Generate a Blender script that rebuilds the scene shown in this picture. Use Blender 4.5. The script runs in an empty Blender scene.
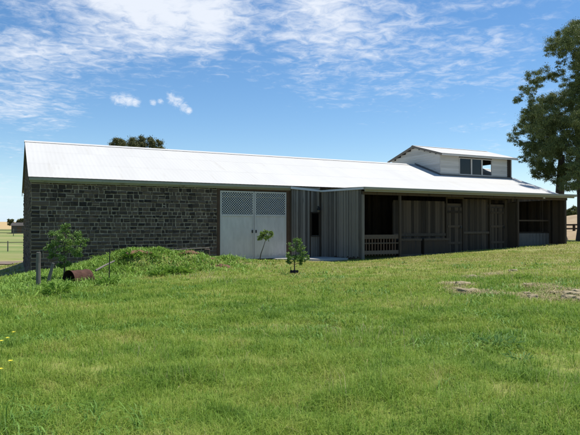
import bpy, math, random
import numpy as np
from mathutils import Vector, Matrix, noise as mn
random.seed(7); rng = np.random.default_rng(7)
R = math.radians
scene = bpy.context.scene
COL = scene.collection

# ------------------------------------------------------------------ helpers
class MB:
    def __init__(s): s.v=[]; s.f=[]; s.r=[]
    def add(s, vs, fs, r=None):
        o=len(s.v); s.v.extend([tuple(p) for p in vs])
        if r is None: r=random.random()
        for f in fs: s.f.append([i+o for i in f]); s.r.append(r)
    def box(s,x0,x1,y0,y1,z0,z1,r=None):
        s.add([(x0,y0,z0),(x1,y0,z0),(x1,y1,z0),(x0,y1,z0),(x0,y0,z1),(x1,y0,z1),(x1,y1,z1),(x0,y1,z1)],
              [(0,3,2,1),(4,5,6,7),(0,1,5,4),(1,2,6,5),(2,3,7,6),(3,0,4,7)],r)
    def hexa(s,vs,r=None):
        s.add(vs,[(0,3,2,1),(4,5,6,7),(0,1,5,4),(1,2,6,5),(2,3,7,6),(3,0,4,7)],r)
    def bar(s,a,b,w,h,up=(0,0,1),r=None):
        a=Vector(a);b=Vector(b);d=(b-a).normalized();u=Vector(up)
        x=d.cross(u).normalized()*w/2; y=x.cross(d).normalized()*h/2
        s.hexa([a-x-y,b-x-y,b+x-y,a+x-y,a-x+y,b-x+y,b+x+y,a+x+y],r)
    def tube(s,pts,rad,n=8,cap=True,r=None,jit=0):
        if r is None: r=random.random()
        pts=[Vector(p) for p in pts]; o=len(s.v); m=len(pts)
        t0=(pts[1]-pts[0]).normalized(); ref=Vector((1,0,0)) if abs(t0.x)<.8 else Vector((0,1,0))
        for i,p in enumerate(pts):
            t=(pts[min(i+1,m-1)]-pts[max(i-1,0)]).normalized()
            a=t.cross(ref).normalized(); b=t.cross(a)
            for k in range(n):
                an=2*math.pi*k/n; q=rad[i]*(1+jit*random.uniform(-1,1))
                s.v.append(tuple(p+(a*math.cos(an)+b*math.sin(an))*q))
        for i in range(m-1):
            for k in range(n):
                s.f.append([o+i*n+k,o+i*n+(k+1)%n,o+(i+1)*n+(k+1)%n,o+(i+1)*n+k]); s.r.append(r)
        if cap:
            s.f.append([o+k for k in range(n)][::-1]); s.r.append(r)
            s.f.append([o+(m-1)*n+k for k in range(n)]); s.r.append(r)
    def build(s,name,mat,parent=None,smooth=False,bevel=0):
        me=bpy.data.meshes.new(name); me.from_pydata(s.v,[],s.f); me.update()
        at=me.attributes.new('rnd','FLOAT','FACE'); at.data.foreach_set('value',s.r)
        if smooth: me.polygons.foreach_set('use_smooth',[True]*len(me.polygons))
        me.materials.append(mat)
        o=bpy.data.objects.new(name,me); COL.objects.link(o)
        if parent: o.parent=parent
        if bevel:
            b=o.modifiers.new('Bevel','BEVEL'); b.width=bevel; b.segments=1; b.limit_method='ANGLE'
        return o
def tag(o,label=None,cat=None,group=None,kind=None):
    if label: o['label']=label
    if cat: o['category']=cat
    if group: o['group']=group
    if kind: o['kind']=kind
    return o
def empty(name,loc,rz=0,label=None,cat=None,group=None):
    o=bpy.data.objects.new(name,None); COL.objects.link(o); o.location=loc; o.rotation_euler=(0,0,rz); o.empty_display_size=.3
    return tag(o,label,cat,group)
def npmesh(name,V,F,mat,attrs=None,smooth=False):
    """V (n,3); F (m,k) with k = 3 or 4"""
    me=bpy.data.meshes.new(name); m,k=F.shape
    me.vertices.add(len(V)); me.vertices.foreach_set('co',V.astype(np.float32).ravel())
    me.loops.add(m*k); me.loops.foreach_set('vertex_index',F.astype(np.int32).ravel())
    me.polygons.add(m); me.polygons.foreach_set('loop_start',np.arange(0,m*k,k,dtype=np.int32))
    me.update(calc_edges=True)
    for n,(dom,val) in (attrs or {}).items():
        a=me.attributes.new(n,'FLOAT',dom); a.data.foreach_set('value',val.astype(np.float32))
    if smooth: me.polygons.foreach_set('use_smooth',[True]*m)
    me.materials.append(mat)
    o=bpy.data.objects.new(name,me); COL.objects.link(o); return o

# ------------------------------------------------------------------ materials
def newmat(name):
    m=bpy.data.materials.new(name); m.use_nodes=True; nt=m.node_tree; nt.nodes.clear()
    return m,nt,nt.nodes,nt.links
def ramp(nt,fac,stops):
    r=nt.nodes.new('ShaderNodeValToRGB'); e=r.color_ramp.elements
    while len(e)<len(stops): e.new(.5)
    for i,(p,c) in enumerate(stops): e[i].position=p; e[i].color=(*c,1)
    nt.links.new(fac,r.inputs[0]); return r.outputs[0]
def noise(nt,vec,scale,detail=4,rough=.6,dist=0):
    n=nt.nodes.new('ShaderNodeTexNoise'); n.inputs['Scale'].default_value=scale; n.inputs['Detail'].default_value=detail
    n.inputs['Roughness'].default_value=rough; n.inputs['Distortion'].default_value=dist
    nt.links.new(vec,n.inputs['Vector']); return n.outputs['Fac']
def mapping(nt,vec,scale=(1,1,1),rot=(0,0,0),loc=(0,0,0)):
    m=nt.nodes.new('ShaderNodeMapping'); m.inputs['Scale'].default_value=scale; m.inputs['Rotation'].default_value=rot; m.inputs['Location'].default_value=loc
    nt.links.new(vec,m.inputs['Vector']); return m.outputs[0]
def mix(nt,fac,a,b,mode='MIX'):
    m=nt.nodes.new('ShaderNodeMix'); m.data_type='RGBA'; m.blend_type=mode
    for s,v in ((m.inputs[0],fac),(m.inputs[6],a),(m.inputs[7],b)):
        if isinstance(v,(int,float)): s.default_value=v
        elif isinstance(v,tuple): s.default_value=(*v,1)
        else: nt.links.new(v,s)
    return m.outputs[2]
def math_(nt,op,a,b=0.0,c=None,clamp=False):
    m=nt.nodes.new('ShaderNodeMath'); m.operation=op; m.use_clamp=clamp
    vals=(a,b) if c is None else (a,b,c)
    for i,v in enumerate(vals):
        if isinstance(v,(int,float)): m.inputs[i].default_value=v
        else: nt.links.new(v,m.inputs[i])
    return m.outputs[0]
def attr(nt,name='rnd'):
    a=nt.nodes.new('ShaderNodeAttribute'); a.attribute_name=name; return a.outputs['Fac']
def coords(nt,which='Object'):
    return nt.nodes.new('ShaderNodeTexCoord').outputs[which]
def finish(nt,col,rough=.8,bump=None,bstr=.3,bdist=.01,metal=0,spec=.3,trans=None):
    b=nt.nodes.new('ShaderNodeBsdfPrincipled'); o=nt.nodes.new('ShaderNodeOutputMaterial')
    if isinstance(col,tuple): b.inputs['Base Color'].default_value=(*col,1)
    else: nt.links.new(col,b.inputs['Base Color'])
    if isinstance(rough,(int,float)): b.inputs['Roughness'].default_value=rough
    else: nt.links.new(rough,b.inputs['Roughness'])
    b.inputs['Metallic'].default_value=metal; b.inputs['Specular IOR Level'].default_value=spec
    if bump is not None:
        n=nt.nodes.new('ShaderNodeBump'); n.inputs['Strength'].default_value=bstr; n.inputs['Distance'].default_value=bdist
        nt.links.new(bump,n.inputs['Height']); nt.links.new(n.outputs[0],b.inputs['Normal'])
    sh=b.outputs[0]
    if trans:
        t=nt.nodes.new('ShaderNodeBsdfTranslucent'); nt.links.new(col,t.inputs[0]) if not isinstance(col,tuple) else None
        m=nt.nodes.new('ShaderNodeMixShader'); m.inputs[0].default_value=trans
        nt.links.new(sh,m.inputs[1]); nt.links.new(t.outputs[0],m.inputs[2]); sh=m.outputs[0]
    nt.links.new(sh,o.inputs[0])
M={}
def simple(name,c1,c2,scale=(3,3,3),ns=2,rough=.8,rv=.5,bstr=.2,bdist=.01,metal=0,spec=.3,trans=None,stain=None):
    """two-tone procedural colour: noise + per-piece random attribute"""
    m,nt,N,L=newmat(name); co=mapping(nt,coords(nt),scale)
    n=noise(nt,co,ns,6,.65)
    f=math_(nt,'ADD',math_(nt,'MULTIPLY',attr(nt),rv),math_(nt,'MULTIPLY',math_(nt,'SUBTRACT',n,.5*0+.2),1.0-rv*.5),clamp=True)
    col=ramp(nt,f,[(0.1,c1),(.85,c2)])
    if stain:
        sc,th,sco=stain
        s=noise(nt,mapping(nt,coords(nt),sco),1,5,.7)
        col=mix(nt,ramp(nt,s,[(th,(0,0,0)),(th+.15,(1,1,1))]),col,sc)
    finish(nt,col,rough,n,bstr,bdist,metal,spec,trans); M[name]=m; return m

simple('stone',(.015,.012,.011),(.115,.084,.062),(1,1,1),9,.85,.8,.6,.012,stain=((.17,.10,.065),.60,(1.3,1.3,1.3)))
simple('mortar',(.22,.175,.125),(.52,.43,.32),(1,1,1),6,.95,.1,.5,.01,stain=((.12,.10,.08),.56,(1.4,1.4,1.4)))
simple('roof_white',(.49,.48,.455),(.55,.54,.51),(.7,.12,.12),1.3,.6,.25,.03,.003,spec=.15,stain=((.45,.43,.39),.60,(2.2,.22,.22)))
simple('gutter',(.24,.235,.18),(.36,.35,.28),(1,4,4),2,.6,.2,.05,.003,stain=((.10,.07,.045),.62,(1.5,3,3)))
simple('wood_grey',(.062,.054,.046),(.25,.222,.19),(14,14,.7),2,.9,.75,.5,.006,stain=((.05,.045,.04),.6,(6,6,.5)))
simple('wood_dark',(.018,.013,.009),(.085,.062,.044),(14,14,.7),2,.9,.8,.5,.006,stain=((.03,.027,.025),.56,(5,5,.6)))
simple('rail_wood',(.04,.03,.022),(.14,.108,.08),(6,6,6),2,.9,.6,.4,.006)
simple('wood_brown',(.06,.035,.022),(.14,.085,.055),(3,3,1),3,.85,.4,.4,.006)
simple('wood_post',(.09,.08,.068),(.23,.205,.175),(10,10,1),2,.9,.3,.6,.01)
simple('paint_white',(.47,.44,.41),(.60,.57,.53),(2,2,.6),2,.55,.2,.08,.003,stain=((.33,.30,.26),.62,(3,3,.5)))
simple('weatherboard',(.38,.36,.325),(.56,.53,.48),(.6,.6,5),2,.7,.5,.15,.004,stain=((.30,.28,.25),.63,(1,1,3)))
simple('lattice_paint',(.50,.51,.52),(.66,.66,.66),(3,3,3),3,.6,.3,.05,.002)
simple('metal_panel',(.08,.075,.07),(.15,.14,.13),(1,1,1),3,.5,.3,.1,.003)
simple('black_iron',(.012,.012,.012),(.03,.03,.03),(5,5,5),3,.6,.3)
simple('rust',(.04,.018,.012),(.13,.058,.036),(2,2,2),4,.9,.2,.5,.01,stain=((.25,.17,.12),.58,(3,3,3)))
simple('rust_dark',(.015,.011,.01),(.05,.03,.022),(2,2,2),4,.95,.2,.4,.01)
simple('bark',(.05,.038,.03),(.17,.13,.10),(4,4,.5),2,.95,.3,.8,.03)
simple('bark_young',(.07,.06,.04),(.16,.13,.09),(8,8,2),3,.9,.3,.4,.005)
simple('euc_leaf',(.040,.066,.022),(.19,.22,.070),(.5,.5,.5),1.2,.55,1.0,.0,.001,spec=.25,trans=.22)
simple('euc_leaf_tip',(.10,.075,.03),(.17,.13,.055),(.5,.5,.5),1.2,.6,1.0,.0,.001,trans=.2)
simple('far_leaf',(.04,.055,.02),(.16,.155,.055),(.5,.5,.5),1.2,.7,1.0,.0,.001,trans=.15)
simple('sap_leaf',(.07,.14,.025),(.20,.31,.07),(2,2,2),2,.5,1.0,.0,.001,trans=.3)
simple('lime_leaf',(.10,.18,.03),(.22,.30,.07),(2,2,2),2,.5,1.0,.0,.001,trans=.3)
simple('weed_leaf',(.08,.17,.022),(.23,.37,.055),(2,2,2),2,.6,1.0,.0,.001,trans=.25)
simple('herb_leaf',(.06,.15,.022),(.16,.29,.045),(2,2,2),2,.6,1.0,.0,.001,trans=.25)
simple('dry_grass',(.30,.26,.12),(.46,.40,.21),(2,2,2),2,.7,1.0,.0,.001,trans=.3)
simple('thistle_leaf',(.13,.24,.07),(.26,.40,.13),(2,2,2),2,.6,1.0,.0,.001,trans=.2)
simple('rock',(.17,.14,.08),(.44,.37,.23),(1,1,1),14,.95,.35,.9,.03,stain=((.12,.11,.05),.58,(7,7,7)))
simple('concrete',(.38,.37,.34),(.52,.50,.46),(1,1,1),3,.9,.1,.3,.01)
simple('dirt_red',(.11,.055,.03),(.24,.14,.085),(1,1,1),6,.95,.2,.8,.03)
simple('track_dirt',(.14,.10,.075),(.26,.20,.15),(1,1,1),3,.95,.1,.4,.02)
simple('bank_earth',(.24,.17,.10),(.46,.36,.23),(.5,.5,2),1.2,.95,.2,.5,.05,stain=((.16,.15,.06),.6,(.4,.4,.4)))
simple('hut_wall',(.05,.045,.04),(.10,.09,.08),(1,1,1),3,.9,.4)
simple('petal',(.75,.62,.03),(.85,.72,.05),(1,1,1),3,.6,.5)
simple('lamp_white',(.6,.6,.58),(.75,.75,.72),(1,1,1),3,.4,.5)
def door_paint():
    m,nt,N,L=newmat('door_paint'); co=coords(nt); n=noise(nt,mapping(nt,co,(2,2,.6)),2,6,.65)
    col=ramp(nt,n,[(.3,(.47,.44,.41)),(.7,(.60,.57,.53))])
    sp=N.new('ShaderNodeSeparateXYZ'); L.new(co,sp.inputs[0])
    e=math_(nt,'ADD',math_(nt,'MULTIPLY',math_(nt,'ADD',sp.outputs[2],1.66),-1.5),math_(nt,'MULTIPLY',noise(nt,mapping(nt,co,(3,3,1.5)),3,6,.7),1.6))
    col=mix(nt,ramp(nt,e,[(.45,(0,0,0)),(.95,(.6,.6,.6))]),col,(.24,.19,.14))
    dr=noise(nt,mapping(nt,co,(9,9,.35)),1,5,.7); col=mix(nt,ramp(nt,dr,[(.60,(0,0,0)),(.75,(.45,.45,.45))]),col,(.28,.24,.19))
    finish(nt,col,.55,n,.1,.003); M['door_paint']=m
door_paint()
def glass():
    m,nt,N,L=newmat('window_glass'); t=N.new('ShaderNodeBsdfTransparent'); t.inputs[0].default_value=(.14,.155,.155,1)
    g=N.new('ShaderNodeBsdfGlossy'); g.inputs['Roughness'].default_value=.06
    f=N.new('ShaderNodeFresnel'); f.inputs[0].default_value=1.5; x=N.new('ShaderNodeMixShader')
    o=N.new('ShaderNodeOutputMaterial'); L.new(f.outputs[0],x.inputs[0]); L.new(t.outputs[0],x.inputs[1]); L.new(g.outputs[0],x.inputs[2]); L.new(x.outputs[0],o.inputs[0])
    M['glass']=m
glass()

# ------------------------------------------------------------------ layout
TH=R(26.5); c_,s_=math.cos(TH),math.sin(TH); X0,Y0=-11.02,24.0
def W(u,v): return (X0+c_*u-s_*v, Y0+s_*u+c_*v)
def uv_of(X,Y):
    dx=X-X0; dy=Y-Y0; return c_*dx+s_*dy, -s_*dx+c_*dy
F_=564.0
def at(px,Y): return (px-290)/F_*Y
def ss(a,b,x):
    t=np.clip((np.asarray(x,float)-a)/(b-a),0,1); return t*t*(3-2*t)
# terrain control points -> thin plate spline
cp=[(-4,2,-1.6),(4,2,-1.58),(0,8,-1.62),(-5,8,-1.70),(6,8,-1.54),(-7,13,-1.82),(0,15,-1.67),(7,14,-1.46),(12,16,-1.30),(0,20,-1.68),
    (8,21,-1.42),(15,22,-1.1),(20,30,-1.0),(14,10,-1.4),(-13,21,-2.35),(-13.2,25,-2.62),(-16,25,-2.75),(-20,20,-2.8),(-14,14,-2.15),(-12,8,-1.9),(-16,30,-2.75),(-17.5,35,-2.8),(-24,33,-2.85),(-18,40,-2.8),(-16,48,-2.75),
    (-30,45,-2.8),(24,42,-1.15),(30,30,-1.0),(25,15,-1.1),(0,-10,-1.55),(20,0,-1.3),(-20,0,-1.8),(20,55,-1.1),(0,60,-1.6)]
for u,v,z in [(0,0,-1.98),(4,-.5,-1.84),(8.5,0,-1.70),(12,0,-1.76),(14,-.3,-1.72),(14,-4,-1.62),(20,-4,-1.38),(25,-3,-1.2),(28.3,-4,-1.05),(33,0,-1.12),(17,0,-1.6),(25,2,-1.3),(0,13,-2.1),(33,13,-1.3),(4,-3,-1.86),(8,-3,-1.75)]:
    cp.append((*W(u,v),z))
cp=np.array(cp)
def tps(r2): return np.where(r2>1e-9,.5*r2*np.log(np.maximum(r2,1e-9)),0)
_n=len(cp); A=np.zeros((_n+3,_n+3)); d=cp[:,None,:2]-cp[None,:,:2]; A[:_n,:_n]=tps((d**2).sum(-1))+np.eye(_n)*2.0
A[:_n,_n]=1; A[_n,:_n]=1; A[:_n,_n+1:]=cp[:,:2]; A[_n+1:,:_n]=cp[:,:2].T
wts=np.linalg.solve(A,np.concatenate([cp[:,2],[0,0,0]]))
_ph=rng.uniform(0,6.28,(40,)); _an=rng.uniform(0,6.28,(40,))
def wav(X,Y,i0,n,f0,f1):
    o=0
    for k in range(n):
        f=f0+(f1-f0)*k/(n-1); a=_an[i0+k]; o=o+np.sin((X*math.cos(a)+Y*math.sin(a))*f+_ph[i0+k]+1.3*np.sin((Y*math.cos(a)-X*math.sin(a))*f*.6+_ph[(i0+k+9)%40]))
    return o/n
def G(X,Y):
    X=np.atleast_1d(np.asarray(X,float)); Y=np.atleast_1d(np.asarray(Y,float))
    r2=(X[:,None]-cp[None,:,0])**2+(Y[:,None]-cp[None,:,1])**2
    z=tps(r2)@wts[:_n]+wts[_n]+wts[_n+1]*X+wts[_n+2]*Y
    rad=np.sqrt(X**2+(Y-25)**2); far=-2.75+1.6*ss(0,22,X)+1.75*ss(50,150,Y)*(1-ss(0,22,X)*.6)+5.4*ss(180,420,Y)*(1+.25*np.sin(X*.013+1))
    k=ss(32,60,rad); z=z*(1-k)+far*k
    u=(X-X0)*c_+(Y-Y0)*s_; v=-(X-X0)*s_+(Y-Y0)*c_
    near=1-ss(30,60,rad)
    m=.62*np.exp(-((u-5.1)/2.0)**2-((v+3.0)/1.5)**2)+.55*np.exp(-((u-3.1)/1.5)**2-((v+2.8)/1.3)**2)+.20*np.exp(-((u-8.0)/1.8)**2-((v+3.0)/1.2)**2)
    m=m*(1+.35*wav(X,Y,20,4,2.0,4.5))*ss(-.15,-1.2,v)
    b=(.055*wav(X,Y,0,8,.6,1.8)+.030*wav(X,Y,8,8,2.2,5.0))*near*ss(0,-1.4,np.where((v>-5)&(u>13),v+4.3 ,v))
    return z+m+b
def g(x,y): return float(G(x,y)[0])
def ground_mat(name,blade):
    m,nt,N,L=newmat(name)
    geo=N.new('ShaderNodeNewGeometry'); pos=geo.outputs['Position']
    big=noise(nt,mapping(nt,pos,(.55,.9,0)),.55,4,.6,.6); mid=noise(nt,mapping(nt,pos,(1,1.6,0)),1.5,5,.65,.5); fine=noise(nt,mapping(nt,pos,(1,1,0)),9,3,.6)
    sp=N.new('ShaderNodeSeparateXYZ'); L.new(pos,sp.inputs[0])
    # dry band in the middle distance and right
    yb=N.new('ShaderNodeMapRange'); yb.inputs[1].default_value=12; yb.inputs[2].default_value=26; L.new(math_(nt,'ADD',sp.outputs[1],math_(nt,'MULTIPLY',sp.outputs[0],.35)),yb.inputs[0])
    t=math_(nt,'ADD',math_(nt,'ADD',math_(nt,'MULTIPLY',big,.75),math_(nt,'MULTIPLY',mid,.80)),math_(nt,'MULTIPLY',yb.outputs[0],.22))
    t=math_(nt,'ADD',math_(nt,'MULTIPLY',math_(nt,'SUBTRACT',t,.82),1.45),math_(nt,'ADD',.64,math_(nt,'MULTIPLY',fine,.16)))
    if blade:
        t=math_(nt,'ADD',t,math_(nt,'MULTIPLY',math_(nt,'SUBTRACT',attr(nt),.5),.46))
        col=ramp(nt,t,[(.30,(.080,.165,.019)),(.54,(.172,.290,.035)),(.78,(.265,.355,.056)),(1.0,(.35,.36,.10))])
        col=mix(nt,ramp(nt,attr(nt),[(.945,(0,0,0)),(.965,(1,1,1))]),col,(.42,.38,.20))
    else:
        col=ramp(nt,t,[(.42,(.075,.115,.018)),(.62,(.14,.185,.034)),(.80,(.20,.22,.055)),(1,(.26,.22,.10))])
        # bare straw/soil patch among the stones
        vd=N.new('ShaderNodeVectorMath'); vd.operation='DISTANCE'; vd.inputs[1].default_value=(6.3,14.2,0)
        L.new(mapping(nt,pos,(.55,1,0),loc=(0,0,0)),vd.inputs[0])
        # far paddocks: pale green, then tan stubble on the hill
        yf=N.new('ShaderNodeMapRange'); yf.inputs[1].default_value=190; yf.inputs[2].default_value=230; L.new(math_(nt,'ADD',sp.outputs[1],math_(nt,'MULTIPLY',noise(nt,pos,.02,2),60)),yf.inputs[0])
        col=mix(nt,ramp(nt,math_(nt,'MULTIPLY',sp.outputs[1],.01),[(.42,(0,0,0)),(.6,(1,1,1))]),col,ramp(nt,noise(nt,mapping(nt,pos,(.5,1,0)),.12,5,.65),[(.35,(.13,.18,.05)),(.5,(.19,.22,.07)),(.65,(.30,.27,.12))]))
        col=mix(nt,yf.outputs[0],col,(.42,.31,.15))
    finish(nt,col,.85 if not blade else .6,fine if not blade else None,.6,.05,0,.2 if blade else .15,.38 if blade else None)
    return m
M['ground']=ground_mat('ground_soil',False); M['grass']=ground_mat('grass_blades',True)

# ground sheets: fine near, coarse far -> one grid with stretched spacing
def axis(lo,hi,fine0,fine1,step,grow=1.12):
    a=list(np.arange(fine0,fine1+1e-6,step)); d=step
    while a[-1]<hi: d*=grow; a.append(a[-1]+d)
    d=step
    while a[0]>lo: d*=grow; a.insert(0,a[0]-d)
    return np.array(a)
ax=axis(-1500,1500,-17,22,.22); ay=axis(-60,2600,2,33,.22)
XX,YY=np.meshgrid(ax,ay); n1,n0=XX.shape
ZZ=G(XX.ravel(),YY.ravel()); V=np.stack([XX.ravel(),YY.ravel(),ZZ],1)
i=np.arange(n1*n0).reshape(n1,n0); Fq=np.stack([i[:-1,:-1],i[:-1,1:],i[1:,1:],i[1:,:-1]],-1).reshape(-1,4)
tag(npmesh('ground',V,Fq,M['ground'],smooth=True),kind='structure')
def zgs(X,Y):  # height of the built ground sheet (bilinear is close enough in the fine zone)
    return G(X,Y)

# strips laid on the ground
def strip(name,pts,w,mat,dz=.015,seg=40,noise_w=.15,kind='structure'):
    pts=[Vector((*p,0)) for p in pts]; P=[]
    for a,b in zip(pts[:-1],pts[1:]):
        for k in range(seg): P.append(a.lerp(b,k/seg))
    P.append(pts[-1]); vs=[];fs=[]
    cols=6
    for q,p in enumerate(P):
        d=(P[min(q+1,len(P)-1)]-P[max(q-1,0)]).normalized(); n=Vector((-d.y,d.x,0))
        for k in range(cols+1):
            t=(k/cols-.5)*w*(1+(noise_w*math.sin(q*1.7+k)+noise_w*.5*math.sin(q*.63)))
            x=p.x+n.x*t; y=p.y+n.y*t; e=0.0 if 0<k<cols else -.05
            vs.append((x,y,g(x,y)+dz+e))
    for q in range(len(P)-1):
        for k in range(cols):
            a=q*(cols+1)+k; fs.append((a,a+1,a+cols+2,a+cols+1))
    m=MB(); m.add(vs,fs,.5); return tag(m.build(name,mat,smooth=True),kind=kind)
strip('dirt_track',[(-70,41),(-34,43),(-18,46),(6,58)],2.6,M['track_dirt'],dz=.12,seg=60)

# ------------------------------------------------------------------ BARN
barn=empty('barn',(X0,Y0,0),TH,'long bluestone and grey timber barn with a white metal roof and raised upper storey','barn')
UE=33.0; WV=13.0; EZ=2.09; SL=.36; RZ=EZ+SL*6.5
def zr(v): return EZ+SL*(v if v<6.5 else 13-v)

def stones(mb,L,z0,ztop,org,ax,nrm,u0=0,quoin=True,base=None):
    """random coursed blocks on a plane; org + ax*t + z, pushed out along nrm"""
    org=Vector(org);ax=Vector(ax);nrm=Vector(nrm); z=z0; row=0
    while True:
        h=random.choice((.14,.16,.17,.19,.22))*random.uniform(.93,1.07)
        if z>max(ztop(t) for t in (u0,L,(u0+L)/2)): break
        t=u0; first=True
        while t<L-.02:
            w=random.uniform(.14,.36) if not first else (random.choice((.35,.7)) if quoin else .3)
            if random.random()<.1: w=random.uniform(.12,.2)
            if L-(t+w)<.14: w=L-t
            subs=[(z,h)]
            if random.random()<.06 and h>.19 and not first: subs=[(z,h*.48),(z+h*.48,h*.52)]
            for (zz,hh) in subs:
                top=min(zz+hh,ztop(t)-.01,ztop(t+w)-.01)
                if top-zz>.07:
                    j=.009; out=random.uniform(.004,.034); bz=.016
                    def pt(tt,zz_,o): return org+ax*tt+Vector((0,0,zz_))+nrm*o
                    a0,a1,b0,b1=t+j+random.uniform(0,.012),t+w-j-random.uniform(0,.012),zz+j+random.uniform(0,.012),top-j-random.uniform(0,.012)
                    q=[(a0,b0),(a1,b0),(a1,b1),(a0,b1)]; q=[(x+random.uniform(-.017,.017),y+random.uniform(-.013,.013)) for x,y in q]
                    mx=(a0+a1)/2; my=(b0+b1)/2
                    back=[pt(x,y,-.02) for x,y in q]; mid=[pt(x,y,out*.55) for x,y in q]
                    fr=[pt(x+(bz if x<mx else -bz),y+(bz if y<my else -bz),out+random.uniform(-.008,.008)) for x,y in q]
                    ce=pt(mx+random.uniform(-.03,.03),my,out+random.uniform(0,.02))
                    mb.add(back+mid+fr+[ce],[(0,1,5,4),(1,2,6,5),(2,3,7,6),(3,0,4,7),(4,5,9,8),(5,6,10,9),(6,7,11,10),(7,4,8,11),(8,9,12),(9,10,12),(10,11,12),(11,8,12)])
            t+=w; first=False
        z+=h; row+=1
DL,DR=8.46,12.08
# front stone wall
m=MB(); m.box(0,8.30,0,.42,-3,2.10,.5)
fw=m.build('stone_wall',M['mortar'],barn)
m=MB(); stones(m,8.30,-2.6,lambda t:1.92,(0,0,0),(1,0,0),(0,-1,0)); m.build('stonework',M['stone'],fw)
# left gable wall (pentagon)
m=MB(); zb=-3.6
m.add([(0,.425,zb),(0,12.58,zb),(0,12.58,zr(12.58)-.05),(0,6.5,RZ-.05),(0,.425,zr(.425)-.05),(.4,.425,zb),(.4,12.58,zb),(.4,12.58,zr(12.58)-.05),(.4,6.5,RZ-.05),(.4,.425,zr(.425)-.05)],
      [(0,4,3,2,1),(5,6,7,8,9),(0,1,6,5),(1,2,7,6),(2,3,8,7),(3,4,9,8),(4,0,5,9)],.5)
gw=m.build('gable_wall',M['mortar'],barn)
m=MB(); stones(m,13.0,-3.2,lambda t:zr(t)-.07,(0,0,0),(0,1,0),(-1,0,0)); m.build('stonework',M['stone'],gw)
# rear wall
m=MB(); m.box(0,UE,12.6,13,-3.4,2.14,.5); rw=m.build('rear_wall',M['mortar'],barn)
m=MB(); stones(m,UE,-2.4,lambda t:1.90,(0,13,0),(1,0,0),(0,1,0)); m.build('stonework',M['stone'],rw)
# roof sheets
def sheet(mb,x0,x1,v0,z0,v1,z1,pitch=.20,amp=.0016,rows=3,sheetw=.76,thick=0):
    n=int((x1-x0)/(pitch/4)); dv=v1-v0; dz=z1-z0; L=math.hypot(dv,dz); nv,nz=-dz/L,dv/L
    if nz<0: nv,nz=-nv,-nz
    for r in range(rows):
        a=r/rows; b=(r+1)/rows+(.02 if r<rows-1 else 0); vs=[];lift=.006*(rows-1-r)*0
        for k in range(n+1):
            x=x0+(x1-x0)*k/n; ph=(x/pitch)%1; h=amp*(1 if ph<.25 else (-1 if .5<=ph<.75 else 0))
            for t,e in ((a,.002 if r else 0),(b,0.0)):
                o=h+e; vs.append((x,v0+dv*t+nv*o,z0+dz*t+nz*o))
        for k in range(n):
            rr=(math.sin((int((x0+(x1-x0)*k/n)/sheetw)*12.9898+r*78.2)*43.7)*43758.5)%1
            o=len(mb.v) if k==0 else o
            if k==0: mb.v.extend(vs)
            mb.f.append([o+2*k,o+2*k+2,o+2*k+3,o+2*k+1]); mb.r.append(rr)
m=MB(); sheet(m,-.12,UE+.12,-.22,EZ-.08+.08,6.52,RZ+.08)
roof=m.build('roof',M['roof_white'],barn)
m=MB(); sheet(m,-.12,UE+.12,13.22,EZ,6.48,RZ+.08); m.build('rear_slope',M['roof_white'],roof)
m=MB(); zz=RZ+.105
m.add([(-.14,6.2,zz-.115),(-.14,6.5,zz),(-.14,6.8,zz-.115),(UE+.14,6.2,zz-.115),(UE+.14,6.5,zz),(UE+.14,6.8,zz-.115)],[(0,3,4,1),(1,4,5,2)],.6); m.build('ridge_cap',M['roof_white'],roof)
for x in (-.10,UE+.10):
    for (va,vb) in ((-.2,6.5),(13.2,6.5)):
        m=MB(); m.bar((x,va,EZ-.13+.0),(x,vb,RZ-.05),.03,.17,up=(0,0,1)); m.build('barge_board',M['wood_dark'] if x<0 else M['wood_grey'],roof)
# gutter over stone part
def gutter(x0,x1,v,z,parent,nm='gutter'):
    m=MB(); p=[(0,0),(-.11,0),(-.125,.05),(-.125,.125),(-.105,.125),(-.10,.02),(-.01,.02),(-.01,.14),(0,.14)]
    A=[(x0,v+a,z+b) for a,b in p]; B=[(x1,v+a,z+b) for a,b in p]; n=len(p)
    m.add(A+B,[tuple(range(n)),tuple(range(2*n-1,n-1,-1))]+[(k,k+n,(k+1)%n+n,(k+1)%n) for k in range(n)],.5)
    return m.build(nm,M['gutter'],parent)
gutter(-.1,12.2,-.12,1.93,roof)
m=MB(); m.box(-.05,14.05,-.115,-.075,1.86,2.04); m.build('fascia',M['gutter'],roof)
# door frame, lintel
m=MB(); m.box(8.302,DR+.22,-.03,.25,1.79,2.10); m.build('lintel',M['wood_brown'],barn,bevel=.006)
for x0,x1 in ((8.305,8.45),(DR+.01,DR+.22)):
    m=MB(); m.box(x0,x1,-.035,.2,-1.95,1.788); m.build('door_post',M['wood_brown'],barn,bevel=.006)
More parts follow.
